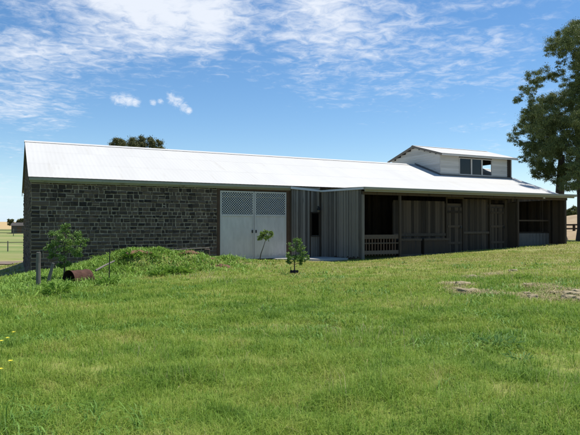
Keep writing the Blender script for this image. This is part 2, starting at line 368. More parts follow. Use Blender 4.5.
# two leaves
def leaf(x0,x1,handle_x):
    zt,zb,zm=1.75,-1.66,.53; fr=.075
    m=MB(); m.box(x0,x1,-.01,.035,zb,zm-.05,.3)
    d=m.build('door',M['door_paint'],barn,bevel=.004)
    m=MB(); m.box(x0,x0+fr,-.034,-.012,zb,zt); m.box(x1-fr,x1,-.034,-.012,zb,zt); m.box(x0+fr,x1-fr,-.032,-.012,zt-fr,zt)
    m.box(x0+fr,x1-fr,-.032,-.012,zm-.05,zm+.05); m.box(x0+fr,x1-fr,-.032,-.012,zb,zb+.10)
    m.build('door_frame',M['paint_white'],d)
    m=MB(); X0_,X1_,Z0_,Z1_=x0+fr+.002,x1-fr-.002,zm+.052,zt-fr-.002; st=.125
    for sgn,yy in ((1,-.02),(-1,-.011)):
        k=-30
        while k<60:
            # line x*sgn + z = const
            cst=k*st; pts=[]
            for x in (X0_,X1_):
                z=cst-sgn*(x-X0_)+Z0_
                if Z0_<=z<=Z1_: pts.append((x,z))
            for z in (Z0_,Z1_):
                x=X0_+sgn*(cst+Z0_-z)
                if X0_<x<X1_: pts.append((x,z))
            if len(pts)>=2:
                a,b=pts[0],pts[1]
                if math.dist(a,b)>.05: m.bar((a[0],yy,a[1]),(b[0],yy,b[1]),.006,.022,up=(0,1,0)) if False else m.bar((a[0],yy,a[1]),(b[0],yy,b[1]),.022,.007,up=(0,1,0))
            k+=1
    m.build('lattice',M['lattice_paint'],d)
    m=MB(); m.box(handle_x-.03,handle_x+.03,-.06,-.036,-.35,-.2); m.build('handle',M['black_iron'],d)
mid=(DL+DR)/2
leaf(DL,mid-.012,mid-.10); leaf(mid+.012,DR,mid+.10)

def boards(mb,x0,x1,y,z0,z1,w=.15,t=.022,batten=True,axis='x',ragged=.03,skip=None,sgn=-1):
    """vertical boards; y = plane coordinate on the other axis; z0,z1 may be functions"""
    x=x0
    while x<x1-.02:
        ww=min(w*random.uniform(.85,1.12),x1-x); za=z0(x) if callable(z0) else z0; zb=z1(x) if callable(z1) else z1
        za+=random.uniform(-ragged,ragged*2); o=random.uniform(0,.008); r=random.random()
        gap=.004 if random.random()<.85 else .012
        lean=random.uniform(-.004,.004)
        if skip and skip(x,x+ww): x+=ww; continue
        ya,yb=sorted((y+sgn*o,y+sgn*(o+t)))
        if axis=='x': mb.hexa([(x+gap,ya,za),(x+ww-gap,ya,za),(x+ww-gap,yb,za),(x+gap,yb,za),(x+gap+lean,ya,zb),(x+ww-gap+lean,ya,zb),(x+ww-gap+lean,yb,zb),(x+gap+lean,yb,zb)],r)
        else: mb.hexa([(ya,x+gap,za),(yb,x+gap,za),(yb,x+ww-gap,za),(ya,x+ww-gap,za),(ya,x+gap+lean,zb),(yb,x+gap+lean,zb),(yb,x+ww-gap+lean,zb),(ya,x+ww-gap+lean,zb)],r)
        if batten and x>x0+.05:
            yc=y+sgn*(o+t+.002); yd=yc+sgn*.02; yc,yd=sorted((yc,yd)); r2=random.random()
            if axis=='x': mb.box(x-.02,x+.02,yc,yd,za+.02,zb,r2)
            else: mb.box(yc,yd,x-.02,x+.02,za+.02,zb,r2)
        x+=ww
LU=14.12; LV=-4.0; LE=28.75
# timber panel beside the door with small window
m=MB(); boards(m,12.31,LU,-.16,lambda x:-1.72,lambda x:2.02-.045*(x-12.3),.14,batten=False,skip=lambda a,b:b>13.50 and a<13.98)
boards(m,13.46,13.98,-.16,-1.72,-.50,.13,batten=False); boards(m,13.46,13.98,-.16,.72,1.96,.13,batten=False)
tp=m.build('timber_panel',M['wood_grey'],barn)
m=MB(); 
for a in ((13.44,13.49),(13.93,13.98)): m.box(a[0],a[1],-.23,-.19,-.52,.74)
m.box(13.49,13.93,-.228,-.192,.68,.74); m.box(13.47,13.96,-.245,-.192,-.56,-.522)
wf=m.build('window_frame',M['wood_dark'],tp)
m=MB(); m.box(13.49,13.93,-.176,-.17,-.52,.68); m.build('pane',M['glass'],tp)
m=MB(); m.tube([(13.86,-.19,1.02),(13.86,-.30,1.04),(13.86,-.34,.98)],[.02,.02,.02],8); m.tube([(13.86,-.34,1.0),(13.86,-.34,.93),(13.86,-.34,.84)],[.03,.09,.12],12)
m.build('wall_lamp',M['black_iron'],barn,smooth=False)
m=MB(); m.box(12.315,LU+.02,-.14,-.04,-2.0,1.9); m.box(12.302,LU+.02,-.039,.1,-2.0,2.10); m.box(12.30,12.312,-.19,-.04,-2.0,1.9); m.build('backing_board',M['wood_dark'],barn)
m=MB(); m.hexa([(12.22,-.29,1.93),(LU-.04,-.22,1.82),(LU-.04,-.18,1.82),(12.22,-.25,1.93),(12.22,-.29,2.05),(LU-.04,-.22,1.92),(LU-.04,-.18,1.92),(12.22,-.25,2.05)]); m.build('fascia',M['lattice_paint'],barn)
# main timber wall behind the lean-to
GZ=lambda x: -1.72+.028*(x-14)   # floor line in barn coordinates
def tw(a,b,z0,z1): 
    m.box(a,b,.0,.1,z0,z1)
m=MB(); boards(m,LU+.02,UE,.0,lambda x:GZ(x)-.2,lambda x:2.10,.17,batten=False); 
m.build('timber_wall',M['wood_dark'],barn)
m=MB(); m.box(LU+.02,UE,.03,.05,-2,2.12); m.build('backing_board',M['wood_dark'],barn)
# right gable, timber
m=MB(); boards(m,.06,12.58,UE,-1.8,lambda x:zr(x)-.06,.17,axis='y',batten=False,sgn=1); m.build('gable_boards',M['wood_grey'],barn)
m=MB(); m.add([(UE-.03,.06,-2),(UE-.03,12.58,-2),(UE-.03,12.58,zr(12.58)-.06),(UE-.03,6.5,RZ-.06),(UE-.03,.06,zr(.06)-.06)],[(0,1,2,3,4)]); m.build('backing_board',M['wood_dark'],barn)

# lean-to end wall (faces left)
m=MB(); boards(m,LV+.02,-.24,LU,lambda y:-1.70+.03*(-y)+(.08 if y<-1.6 else 0),lambda y:1.80,.13,axis='y',batten=True,ragged=.03,sgn=-1)
ew=m.build('end_wall',M['wood_grey'],barn)
m=MB(); m.box(LU+.004,LU+.03,LV+.05,-.15,-1.6,1.78); m.build('backing_board',M['wood_dark'],ew)
m=MB(); m.bar((LU-.09,LV-.30,1.775),(LU-.09,-.15,1.86),.03,.10); m.build('barge_board',M['lattice_paint'],barn)
# lean-to roof
m=MB(); sheet(m,LU-.12,LE,LV-.38,1.835,.0,1.985,rows=2); lr=m.build('lean_to_roof',M['roof_white'],barn)
gutter(LU-.12,LE+.02,LV-.36,1.70,lr)
m=MB(); m.box(LU-.05,LE-.05,LV-.35,LV-.31,1.62,1.80); m.build('fascia',M['gutter'],lr)
m=MB()
for k in range(20):
    x=LU+.3+k*.76
    m.bar((x,LV-.3,1.745),(x,.0-.03,1.88),.05,.10)
m.build('rafters',M['wood_dark'],lr)
m=MB(); m.box(LU+.02,LE-.3,LV-.08,LV+.04,1.50,1.66); m.build('beam',M['wood_dark'],lr,bevel=.005)
# posts along the front
for x,w in ((LU+.06,.13),(16.35,.12),(24.45,.13),(28.33,.16)):
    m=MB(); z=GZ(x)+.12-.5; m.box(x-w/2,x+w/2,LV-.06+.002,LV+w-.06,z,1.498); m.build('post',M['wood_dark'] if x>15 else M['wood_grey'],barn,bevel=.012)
# rail gate in the first bay
m=MB()
gx0,gx1,gy=LU+.16,16.27,LV+.02
for z0,z1 in ((-.62,-.42),(-1.36,-1.18),(-.86,-.80)):
    m.box(gx0,gx1,gy-.022,gy,z0,z1)
gt=m.build('gate',M['rail_wood'],barn,bevel=.004)
m=MB(); x=gx0+.08
while x<gx1-.05:
    m.box(x,x+.06,gy+.002,gy+.02,-1.42,-.60+random.uniform(-.02,.03)); x+=.17
m.build('pickets',M['wood_brown'],gt)
# stall front: boards, doors, rails
SV=-3.35
m=MB()
def sk(a,b): return (b>19.85 and a<21.0) or (b>22.95 and a<24.15)
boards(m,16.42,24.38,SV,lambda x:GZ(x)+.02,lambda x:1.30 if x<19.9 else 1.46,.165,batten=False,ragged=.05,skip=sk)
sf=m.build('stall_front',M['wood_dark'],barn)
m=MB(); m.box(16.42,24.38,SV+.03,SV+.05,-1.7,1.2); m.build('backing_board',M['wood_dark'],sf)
for a,b in ((19.9,20.95),(23.0,24.1)):
    m=MB(); boards(m,a,b,SV-.03,lambda x:GZ(x)+.08,lambda x:1.0,.13,batten=False,ragged=.01); d=m.build('stall_door',M['wood_dark'],barn)
    for z in (-.9,-.02,.75):
        m=MB(); m.box(a+.03,b-.03,SV-.085,SV-.063,z-.06,z+.06); m.build('ledge',M['wood_dark'],d)
    m=MB(); m.box(b-.18,b-.06,SV-.12,SV-.087,-.12,0.0); m.build('latch',M['black_iron'],d)
    m=MB(); m.box(a-.08,a-.01,SV-.1,SV-.035,GZ(a),1.45); m.box(b+.01,b+.08,SV-.1,SV-.035,GZ(a),1.45); m.box(a-.08,b+.08,SV-.1,SV-.035,1.452,1.56); m.build('door_frame',M['wood_dark'],d)
m=MB(); m.box(16.42,19.80,SV-.075,SV-.032,-.52,-.38); m.box(21.05,22.9,SV-.075,SV-.032,-.42,-.30); m.build('rail',M['rail_wood'],sf)
for a,b in ((16.6,17.9),(18.1,19.7)):
    m=MB(); m.box(a,b,SV-.38,SV-.10,-1.56,-.68); p=m.build('feed_box',M['wood_dark'],barn,bevel=.01)
    for z in (-.74,-1.52):
        m=MB(); m.box(a-.03,b+.03,SV-.41,SV-.384,z,z+.11); m.build('rim',M['rail_wood'],p)
# right bay: metal sheet kickboard and rails
m=MB()
n=90
for k in range(n):
    x=24.6+(28.2-24.6)*k/n; y=-3.0+.02*math.sin(k*.9)
    x2=24.6+(28.2-24.6)*(k+1)/n; y2=-3.0+.02*math.sin((k+1)*.9)
    m.add([(x,y,-1.22),(x2,y2,-1.18),(x2,y2,-.42),(x,y,-.44)],[(0,1,2,3)],.5)
m.build('kick_panel',M['metal_panel'],barn)
m=MB(); m.box(24.55,28.25,-2.97,-2.9,-.44,-.34); m.box(24.55,28.25,-2.97,-2.9,.28,.36); m.build('rail',M['wood_dark'],barn)
m=MB(); 
for x in (25.15,25.6): m.tube([(x,-2.94,-.42),(x+.02,-2.94,.3)],[.03,.03],8)
m.build('upright',M['wood_post'],barn)
m=MB(); m.box(24.38,24.44,-3.9,-.1,-1.4,1.3); m.build('partition',M['wood_dark'],barn)
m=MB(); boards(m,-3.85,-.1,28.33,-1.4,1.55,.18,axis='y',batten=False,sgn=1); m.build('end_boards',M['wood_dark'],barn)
m=MB(); m.tube([(26.3,LV-.22,1.62),(26.3,LV-.22,1.56)],[.05,.07],10); m.build('eave_lamp',M['lamp_white'],lr,smooth=False)

# ---------------- raised upper storey (clerestory)
CU0,CU1,CV0,CV1=25.8,32.6,3.8,9.2; CE=5.06; CS=.285; CR=CE+CS*(6.5-CV0)
def zc(v): return CE+CS*((v-CV0) if v<6.5 else (CV1-v))
cl=barn
def wboards(mb,fn,za,zb,h=.17):
    """lapped weatherboards: fn(z)-> list of (a,b) spans at that height, plane mapping done by caller"""
    z=za
    while z<zb-.03:
        yield z,min(z+h,zb); z+=h
WN=((27.55,28.60),(28.70,29.60),(29.70,30.60))   # three front windows
wz0,wz1=3.62,4.82
m=MB()
for z,z2 in wboards(m,None,3.36,CE-.02):
    spans=[(CU0,CU1-.0)]
    if z2>wz0 and z<wz1: spans=[(CU0,27.5),(30.66,CU1-.42)]
    else: spans=[(CU0,CU1-.42)]
    for a,b in spans:
        r=random.random(); m.hexa([(a,CV0-.030,z),(b,CV0-.030,z),(b,CV0,z),(a,CV0,z),(a,CV0-.010,z2+.012),(b,CV0-.010,z2+.012),(b,CV0,z2+.012),(a,CV0,z2+.012)],r)
m.build('upper_front_wall',M['weatherboard'],cl)
m=MB(); m.box(CU0+.05,27.5,CV0+.002,CV0+.09,3.3,CE-.05); m.box(30.66,CU1-.05,CV0+.002,CV0+.09,3.3,CE-.05); m.box(27.5,30.66,CV0+.002,CV0+.09,3.3,wz0-.02); m.box(27.5,30.66,CV0+.002,CV0+.09,wz1+.02,CE-.05)
m.build('inner_lining',M['wood_dark'],cl)
m=MB(); m.box(CU1-.42,CU1-.06,CV0-.035,CV0-.001,3.34,CE-.03); m.build('louvre_panel',M['wood_dark'],cl)
m=MB(); m.box(CU1-.06,CU1+.02,CV0-.05,CV0+.05,3.3,CE-.02); m.build('corner_board',M['weatherboard'],cl)
m=MB(); m.box(CU0-.035,CU0+.03,CV0-.05,CV0+.03,3.36,CE-.02); m.build('corner_board',M['weatherboard'],cl)
for a,b in WN:
    m=MB(); e=.055; m.box(a-.05,a+e-.05,CV0-.055,CV0+.03,wz0,wz1); m.box(b-.005,b+e-.005,CV0-.055,CV0+.03,wz0,wz1)
    m.box(a+e-.05,b-.005,CV0-.05,CV0+.03,wz1-.05,wz1); m.box(a+e-.05,b-.005,CV0-.06,CV0+.03,wz0,wz0+.05)
    w=m.build('window',M['weatherboard'],cl)
    if a!=WN[2][0]:
        m=MB(); m.box(a+.007,b-.007,CV0-.006,CV0,wz0+.052,wz1-.052); m.build('pane',M['glass'],w)
m=MB(); m.box(27.4,30.75,CV0-.09,CV0-.062,wz0-.07,wz0-.002); m.build('window_sill',M['weatherboard'],cl)
# gable walls
for gx,sg,winv in ((CU0,-1,None),(CU1,1,(4.9,7.0))):
    m=MB(); z=3.3
    while z<CR-.1:
        z2=min(z+.17,CR-.03); vt=max(CV0,6.5-(CR-.03-z2)/CS) if z2>CE else CV0; vlo=max(vt,CV0); vhi=13-vlo
        # roof plane cut: wall only above main roof
        lo=CV0;hi=CV1
        spans=[(vlo,vhi)]
        if winv and z2>3.55 and z<4.75: spans=[(vlo,winv[0]),(winv[1],vhi)]
        for a,b in spans:
            if b-a<.05: continue
            r=random.random(); xo=gx+sg*.030; xi=gx+sg*.010
            vv=[(gx,a,z),(xo,a,z),(xo,b,z),(gx,b,z),(gx,a,z2+.012),(xi,a,z2+.012),(xi,b,z2+.012),(gx,b,z2+.012)]
            m.hexa(vv if sg>0 else [vv[k] for k in (1,0,3,2,5,4,7,6)],r)
        z+=.17
    gwl=m.build('upper_gable_wall',M['weatherboard'],cl)
    m=MB(); x=gx-sg*.03
    if not winv: m.add([(x,CV0+.1,3.2),(x,CV1-.1,3.2),(x,CV1-.1,zc(CV1-.1)-.05),(x,6.5,CR-.06),(x,CV0+.1,zc(CV0+.1)-.05)],[(0,1,2,3,4)])
    else:
        m.add([(x,CV0+.1,3.2),(x,winv[0],3.2),(x,winv[0],zc(winv[0])-.05),(x,CV0+.1,zc(CV0+.1)-.05)],[(0,1,2,3)])
        m.add([(x,winv[1],3.2),(x,CV1-.1,3.2),(x,CV1-.1,zc(CV1-.1)-.05),(x,winv[1],zc(winv[1])-.05)],[(0,1,2,3)])
        m.add([(x,winv[0],4.75),(x,winv[1],4.75),(x,winv[1],zc(winv[1])-.05),(x,6.5,CR-.06),(x,winv[0],zc(winv[0])-.05)],[(0,1,2,3,4)])
        m.add([(x,winv[0],3.2),(x,winv[1],3.2),(x,winv[1],3.55),(x,winv[0],3.55)],[(0,1,2,3)])
    m.build('inner_lining',M['wood_dark'],gwl)
m=MB()
for z,z2 in wboards(m,None,3.36,CE-.02): m.box(CU0,CU1,CV1,CV1+.025,z,z2-.003)
m.build('upper_rear_wall',M['weatherboard'],cl)
# roof, barges
m=MB(); sheet(m,CU0-.22,CU1+.34,CV0-.42,zc(CV0)-.42*CS+.06,6.52,CR+.06,rows=2); cr=m.build('upper_roof',M['roof_white'],cl)
m=MB(); sheet(m,CU0-.22,CU1+.34,CV1+.42,zc(CV0)-.42*CS+.06,6.48,CR+.06,rows=2); m.build('upper_rear_slope',M['roof_white'],cr)
for x in (CU0-.20,CU1+.32):
    for va in (CV0-.40,CV1+.40):
        m=MB(); m.bar((x,va,zc(CV0)-.4*CS-.03),(x,6.5,CR-.03),.03,.13); m.build('barge_board',M['wood_post'],cr)
m=MB(); m.box(CU0-.18,CU1+.30,CV0-.40,CV0-.37,zc(CV0)-.42*CS-.075,zc(CV0)-.42*CS+.03); m.build('upper_fascia',M['weatherboard'],cr)
m=MB(); zz=CR+.085
m.add([(CU0-.24,6.3,zz-.06),(CU0-.24,6.5,zz),(CU0-.24,6.7,zz-.06),(CU1+.36,6.3,zz-.06),(CU1+.36,6.5,zz),(CU1+.36,6.7,zz-.06)],[(0,3,4,1),(1,4,5,2)]); m.build('ridge_cap',M['roof_white'],cr)
# lead flashing where the storey meets the roof
m=MB(); m.bar((CU0-.05,CV0-.05,zr(CV0-.05)+.12),(CU0-.05,6.45,RZ+.12),.04,.12); m.box(CU0-.05,CU1,CV0-.12,CV0-.055,zr(CV0-.12)+.06,zr(CV0)+.14); m.build('flashing',M['metal_panel'],cl)

# ------------------------------------------------------------------ concrete apron
m=MB(); pts=[(12.2,-.05),(15.2,-4.3+3.2),(14.4,-1.6),(12.0,-1.35),(8.9,-.9),(8.9,-.05)]
pts=[(11.3,-.06),(14.08,-.30),(14.05,-2.9),(12.6,-2.7),(11.7,-1.4),(11.2,-.7)]
wp=[W(*p) for p in pts]; zt=[g(*p)+.09 for p in wp]; n=len(wp)
m.add([(x,y,z) for (x,y),z in zip(wp,zt)]+[(x,y,z-.2) for (x,y),z in zip(wp,zt)],[tuple(range(n))[::-1]]+[(k,(k+1)%n,(k+1)%n+n,k+n) for k in range(n)])
tag(m.build('concrete_apron',M['concrete']),kind='structure')

# ------------------------------------------------------------------ vegetation
def leaves_np(centers,radii,counts,size,aspect=.35,droop=.5,seed=1,shell=.55,spread=.42):
    r=np.random.default_rng(seed); Vs=[];
    for (cx,cy,cz),rd,n in zip(centers,radii,counts):
        d=r.normal(size=(n,3)); d/=np.linalg.norm(d,axis=1)[:,None]; q=np.abs(r.normal(size=n))*spread+r.random(n)*.45
        P=np.array([cx,cy,cz])+d*q[:,None]*np.array(rd)
        Vs.append(P)
    P=np.concatenate(Vs); n=len(P)
    L=size*r.uniform(.6,1.35,n); a=r.normal(size=(n,3)); a[:,2]-=droop*1.5; a/=np.linalg.norm(a,axis=1)[:,None]
    b=np.cross(a,r.normal(size=(n,3))); b/=np.linalg.norm(b,axis=1)[:,None]
    a=a*L[:,None]; b=b*(L*aspect/2)[:,None]
    V=np.stack([P,P+a*.5+b,P+a,P+a*.5-b],1).reshape(-1,3)
    F=np.arange(4*n).reshape(n,4); return V,F,r.random(n)
def blob_sub(c,r,n,k,seed):
    """break a lobe into k irregular sub-clumps"""
    rr=random.Random(seed); out=[]
    for _ in range(k):
        t=rr.uniform(0,6.28); q=rr.uniform(.35,1.0)**.5; h=rr.uniform(-1,1)
        cc=(c[0]+r*q*math.cos(t)*.85,c[1]+r*q*math.sin(t)*.85,c[2]+r*h*.7)
        s=r*rr.uniform(.22,.5)*(7/k)**.2; out.append((cc,(s*1.2,s*1.2,s*.8),int(n/k*(s/(r*.36))**2)))
    return out
def limb(mb,a,b,ra,rb,n=7,wob=.06,k=6):
    a=Vector(a);b=Vector(b);L=(b-a).length; pts=[];rad=[]
    o=Vector((random.uniform(-1,1),random.uniform(-1,1),random.uniform(-.3,.8)))*L*wob*1.5
    for i in range(k+1):
        t=i/k; p=a.lerp(b,t)+o*math.sin(math.pi*t)+Vector((random.uniform(-1,1),random.uniform(-1,1),0))*L*wob*.25*(0<i<k)
        pts.append(p); rad.append(ra*(1-t)+rb*t)
    mb.tube(pts,rad,n); return pts

def tree(name,base,fork_h,lobes,label,cat,rt,mats=('euc_leaf','bark'),leaf=.17,dens=900,seed=1,group=None,lean=(0,0),sub=7,twigs=3,aspect=.35,flare=1.7,droop=.5,spread=.42):
    random.seed(seed); bx,by,bz=base; t=empty(name,(bx,by,bz),0,label,cat,group)
    mb=MB(); top=Vector((lean[0],lean[1],fork_h))
    pts=[Vector((0,0,-.3)),Vector((0,0,.0)),Vector((lean[0]*.06,lean[1]*.06,.12*fork_h)),Vector((lean[0]*.3,lean[1]*.3,.4*fork_h)),Vector((lean[0]*.6,lean[1]*.6,.7*fork_h)),top]
    mb.tube(pts,[rt*flare*1.1,rt*flare,rt*1.15,rt*.85,rt*.75,rt*.55],10,jit=.06)
    mb.build('trunk',M[mats[1]],t,smooth=True)
    mb=MB(); cs=[];rs=[];ns=[]
    hz=max(l[2] for l in lobes) if lobes else fork_h
    # main leaders
    leaders=[]
    order=sorted(lobes,key=lambda l:l[2])
    nodes=[(pts[3],rt*.5),(pts[4],rt*.5),(top,rt*.5)]
    for (x,y,z,r) in order:
        P=Vector((x,y,z))
        # attach to nearest lower node
        cand=[(nd,rr) for nd,rr in nodes if nd.z<z-.05*r] or nodes
        nd,rr=min(cand,key=lambda q:(q[0]-P).length*(1.0 if q[0].z<P.z else 3))
        br=min(rr*.75,rt*.06+ .05*(P-nd).length*rt*2.0)
        pp=limb(mb,nd,P,br,br*.35,6)
        nodes.append((pp[3],br*.7)); nodes.append((pp[-1],br*.45))
        for _ in range(twigs):
            e=P+Vector((random.uniform(-1,1),random.uniform(-1,1),random.uniform(-.5,.8)))*r*.85
            limb(mb,pp[-2],e,br*.35,br*.1,4,k=3)
        for cc,s3,n in blob_sub((x,y,z),r,dens*(r**2),sub,random.random()):
            cs.append(cc);rs.append(s3);ns.append(max(8,n))
    mb.build('limbs',M[mats[1]],t,smooth=True)
    V,F,rr=leaves_np(cs,rs,ns,leaf,aspect,droop,seed,spread=spread)
    o=npmesh('crown',V,F,M[mats[0]],{'rnd':('FACE',rr)}); o.parent=t
    return t
# -- the big gum trees at right
YA=47.0
def L3(px,y,r,Y,base): 
    return (at(px,Y)-base[0], Y-base[1], (226-y)*Y/F_-base[2], r*Y/F_)
bA=(at(558,YA),YA,g(at(558,YA),YA)-.1)
lobA=[(535,77,8),(546,74,9),(557,76,9),(526,90,6),(519,99,5),(533,90,5),(538,108,9),(547,102,9),(557,104,10),(568,100,10),(530,120,10),(521,128,8),(513,137,6),(518,143,4),(543,124,12),(555,122,12),
      (530,148,9),(523,158,5),(541,145,10),(545,165,9),(537,172,6),(552,150,11),(563,150,10),(550,178,6),(562,178,7),(562,135,9),(568,88,8),(566,165,7),(536,134,9),(548,138,10),(560,122,10),(571,118,10),(527,112,6),(540,84,5),(570,135,10)]
rl=random.Random(3); L=[]
for px,y,r in lobA: L.append(L3(px,y,r,YA+rl.uniform(-1.6,1.6),bA))
for _ in range(26): L.append(L3(rl.uniform(532,574),rl.uniform(98,176),rl.uniform(6,10),YA+rl.uniform(-3,3),bA))
for px,y,r in ((540,112,11),(552,130,12),(560,98,10),(545,150,11)): L.append(L3(px,y,r,YA+3.2,bA))
for px,y,r in ((548,116,11),(558,140,12),(535,132,9)): L.append(L3(px,y,r,YA-3.0,bA))
tree('gum_tree',bA,7.2,L,'tall dark gum tree with a thick flared trunk rising just behind the barn end','tree',.42,seed=11,group='gum trees behind the barn',lean=(.35,0),dens=6800,leaf=.12,flare=1.9,sub=18,twigs=5,droop=1.1,spread=.62,aspect=.3)
YB=44.0; bB=(at(583.5,YB),YB,g(at(583.5,YB),YB)-.1)
lobB=[(560,44,11),(551,50,6),(573,37,13),(586,32,14),(600,40,16),(566,52,7),(583,48,10),(575,84,11),(588,80,14),(602,70,14),(577,104,11),(590,108,15),(606,100,15),(574,124,11),(588,135,14),(604,130,15),(575,148,10),(590,160,13),(608,155,14),(578,172,8),(597,180,9),(572,64,5),(562,62,5),(580,64,8),(592,94,13),(582,92,11),(584,120,12),(566,36,9),(580,24,9),(620,90,13),(618,60,12),(620,120,14),(571,186,6),(582,188,8),(566,176,6),(590,192,8)]
L=[L3(px,y,r,YB+rl.uniform(-1.6,1.6),bB) for px,y,r in lobB]
for _ in range(34): L.append(L3(rl.uniform(568,620),rl.uniform(34,186),rl.uniform(7,11),YB+rl.uniform(-3,3),bB))
for px,y,r in ((590,60,14),(585,120,15),(600,90,15)): L.append(L3(px,y,r,YB+3.4,bB))
tree('gum_tree',bB,9.0,L,'tallest gum tree with high top crown, cut by the right edge of the photo','tree',.40,seed=12,group='gum trees behind the barn',lean=(-.3,.2),dens=6800,leaf=.12,flare=1.5,sub=18,twigs=5,droop=1.1,spread=.62,aspect=.3)
# -- tree showing over the ridge
YC=66.0; bC=(at(137,YC),YC,g(at(137,YC),YC)-.1)
lobC=[(117,144.5,7),(127,143,7.5),(137,142,8),(147,142.5,7.5),(156,144.5,6.5),(122,149,8),(135,150,9),(149,150,9),(160,149,5),(112,148,4),(140,158,10),(125,158,8),(155,158,8)]
L=[L3(px,y,r,YC+rl.uniform(-2,2),bC) for px,y,r in lobC]
tree('round_tree',bC,6.5,L,'round topped olive green tree showing just above the barn ridge','tree',.35,mats=('far_leaf','bark'),seed=13,dens=6500,leaf=.14,spread=.6,sub=12,aspect=.5)
# -- far trees
def fartree(px,y_top,y_bot,wpx,Y,label,seed,name='paddock_tree'):
    X=at(px,Y); z0=g(X,Y); zt=(226-y_top)*Y/F_; zb=(226-y_bot)*Y/F_; w=wpx*Y/F_/2; h=(zt-zb)/2
    r=random.Random(seed); L=[]
    for k in range(9): L.append((r.uniform(-1,1)*w*.7,r.uniform(-1,1)*w*.6,(zt+zb)/2-z0+r.uniform(-.7,.7)*h,min(w,h)*r.uniform(.5,.75)))
    return tree(name,(X,Y,z0),max(.6,(zb-z0)*.9),L,label,'tree',w*.13,mats=('far_leaf','bark'),seed=seed,dens=500*(10/w)**1.0 if w>3 else 900,leaf=.35 if Y>100 else .25,aspect=.6,sub=4,twigs=1,flare=1.2)
fartree(12,219.5,225.5,8,150,'small dark round paddock tree on the left skyline',21)
fartree(22,219,225,9,118,'bushy tree rising behind the small hut by the barn corner',22)
for k,(px,yt,yb,w,Y,lb) in enumerate(((569,208,217,6,160,'distant tree directly beside the barn post, on the right skyline'),(576,206,218,9,170,'distant broad tree under the gum boughs on the right skyline'),(586,205,218,10,150,'distant tree just past the right edge of the photo'))):
    fartree(px,yt,yb,w,Y,lb,31+k)
# -- hut
YH=115; x=at(21,YH); z=g(x,YH); h=empty('hut',(x,YH,z),.2,'small dark hut far off at the left, against the barn corner','hut')
m=MB(); m.box(-1.5,1.5,-1.2,1.2,-.3,1.6); m.build('wall',M['hut_wall'],h)
m=MB(); m.add([(-1.7,-1.4,1.55),(1.7,-1.4,1.55),(1.7,0,2.2),(-1.7,0,2.2),(-1.7,1.4,1.55),(1.7,1.4,1.55)],[(0,1,2,3),(3,2,5,4),(0,3,4),(1,5,2)]); m.build('roof',M['hut_wall'],h)
m=MB(); m.box(-.4,.4,-1.24,-1.202,-.1,1.3); m.build('door',M['wood_brown'],h)

# -- fences
def fence(name,pts,label,post_h=1.1,gap=3.2,rails=(.5,.95),mat='wood_post',rr=.045,pr=.07):
    p0=pts[0]; root=empty(name,(p0[0],p0[1],g(*p0)),0,label,'fence'); bz=g(*p0)
    tops=[]
    for a,b in zip(pts[:-1],pts[1:]):
        L=math.dist(a,b); n=max(1,int(L/gap))
        for k in range(n): tops.append((a[0]+(b[0]-a[0])*k/n,a[1]+(b[1]-a[1])*k/n))
    tops.append(pts[-1])
    for x,y in tops:
        z=g(x,y)-bz; m=MB(); m.tube([(x-p0[0],y-p0[1],z-.3),(x-p0[0],y-p0[1],z+post_h*random.uniform(.95,1.08))],[pr,pr*.9],7); m.build('post',M[mat],root)
    for h in rails:
        m=MB()
        for (x,y),(x2,y2) in zip(tops[:-1],tops[1:]): m.bar((x-p0[0],y-p0[1],g(x,y)-bz+h),(x2-p0[0],y2-p0[1],g(x2,y2)-bz+h+random.uniform(-.02,.02)),rr,rr*1.6)
        m.build('rail',M[mat],root)
fence('paddock_fence',[(-60,60),(-30,60),(-14,66)],'grey post and rail fence crossing the near paddock beyond the track',1.15,4.0,(.95,),pr=.06,rr=.045)
fence('paddock_fence',[(-95,104),(-50,102),(-30,106)],'pale rail fence farther out in the left paddock',1.3,5,(.6,1.1),pr=.07,rr=.06)
fence('yard_fence',[(23.6,50.5),(27.5,51),(33,52)],'dark timber yard rails in front of the pale earth bank at the right',1.3,1.9,(.45,.85,1.2),mat='wood_dark',rr=.09,pr=.13)
# -- earth bank at the right
m=MB(); nx,ny=40,16; vs=[];fs=[]
for j in range(ny+1):
    for k in range(nx+1):
        x=21+34*k/nx; y=47.2+22*j/ny; e=math.sin(math.pi*min(1,j/ny))**.8*math.sin(math.pi*min(1,max(0,(k+.0)/nx)))**.4
        h=2.25*e*(1+.12*math.sin(x*.9)+.1*math.sin(y*1.3+x*.5)); 
        vs.append((x,y,g(x,y)-.12+h))
for j in range(ny):
    for k in range(nx): a=j*(nx+1)+k; fs.append((a,a+1,a+nx+2,a+nx+1))
m.add(vs,fs,.4); tag(m.build('earth_bank',M['bank_earth'],smooth=True),kind='structure')

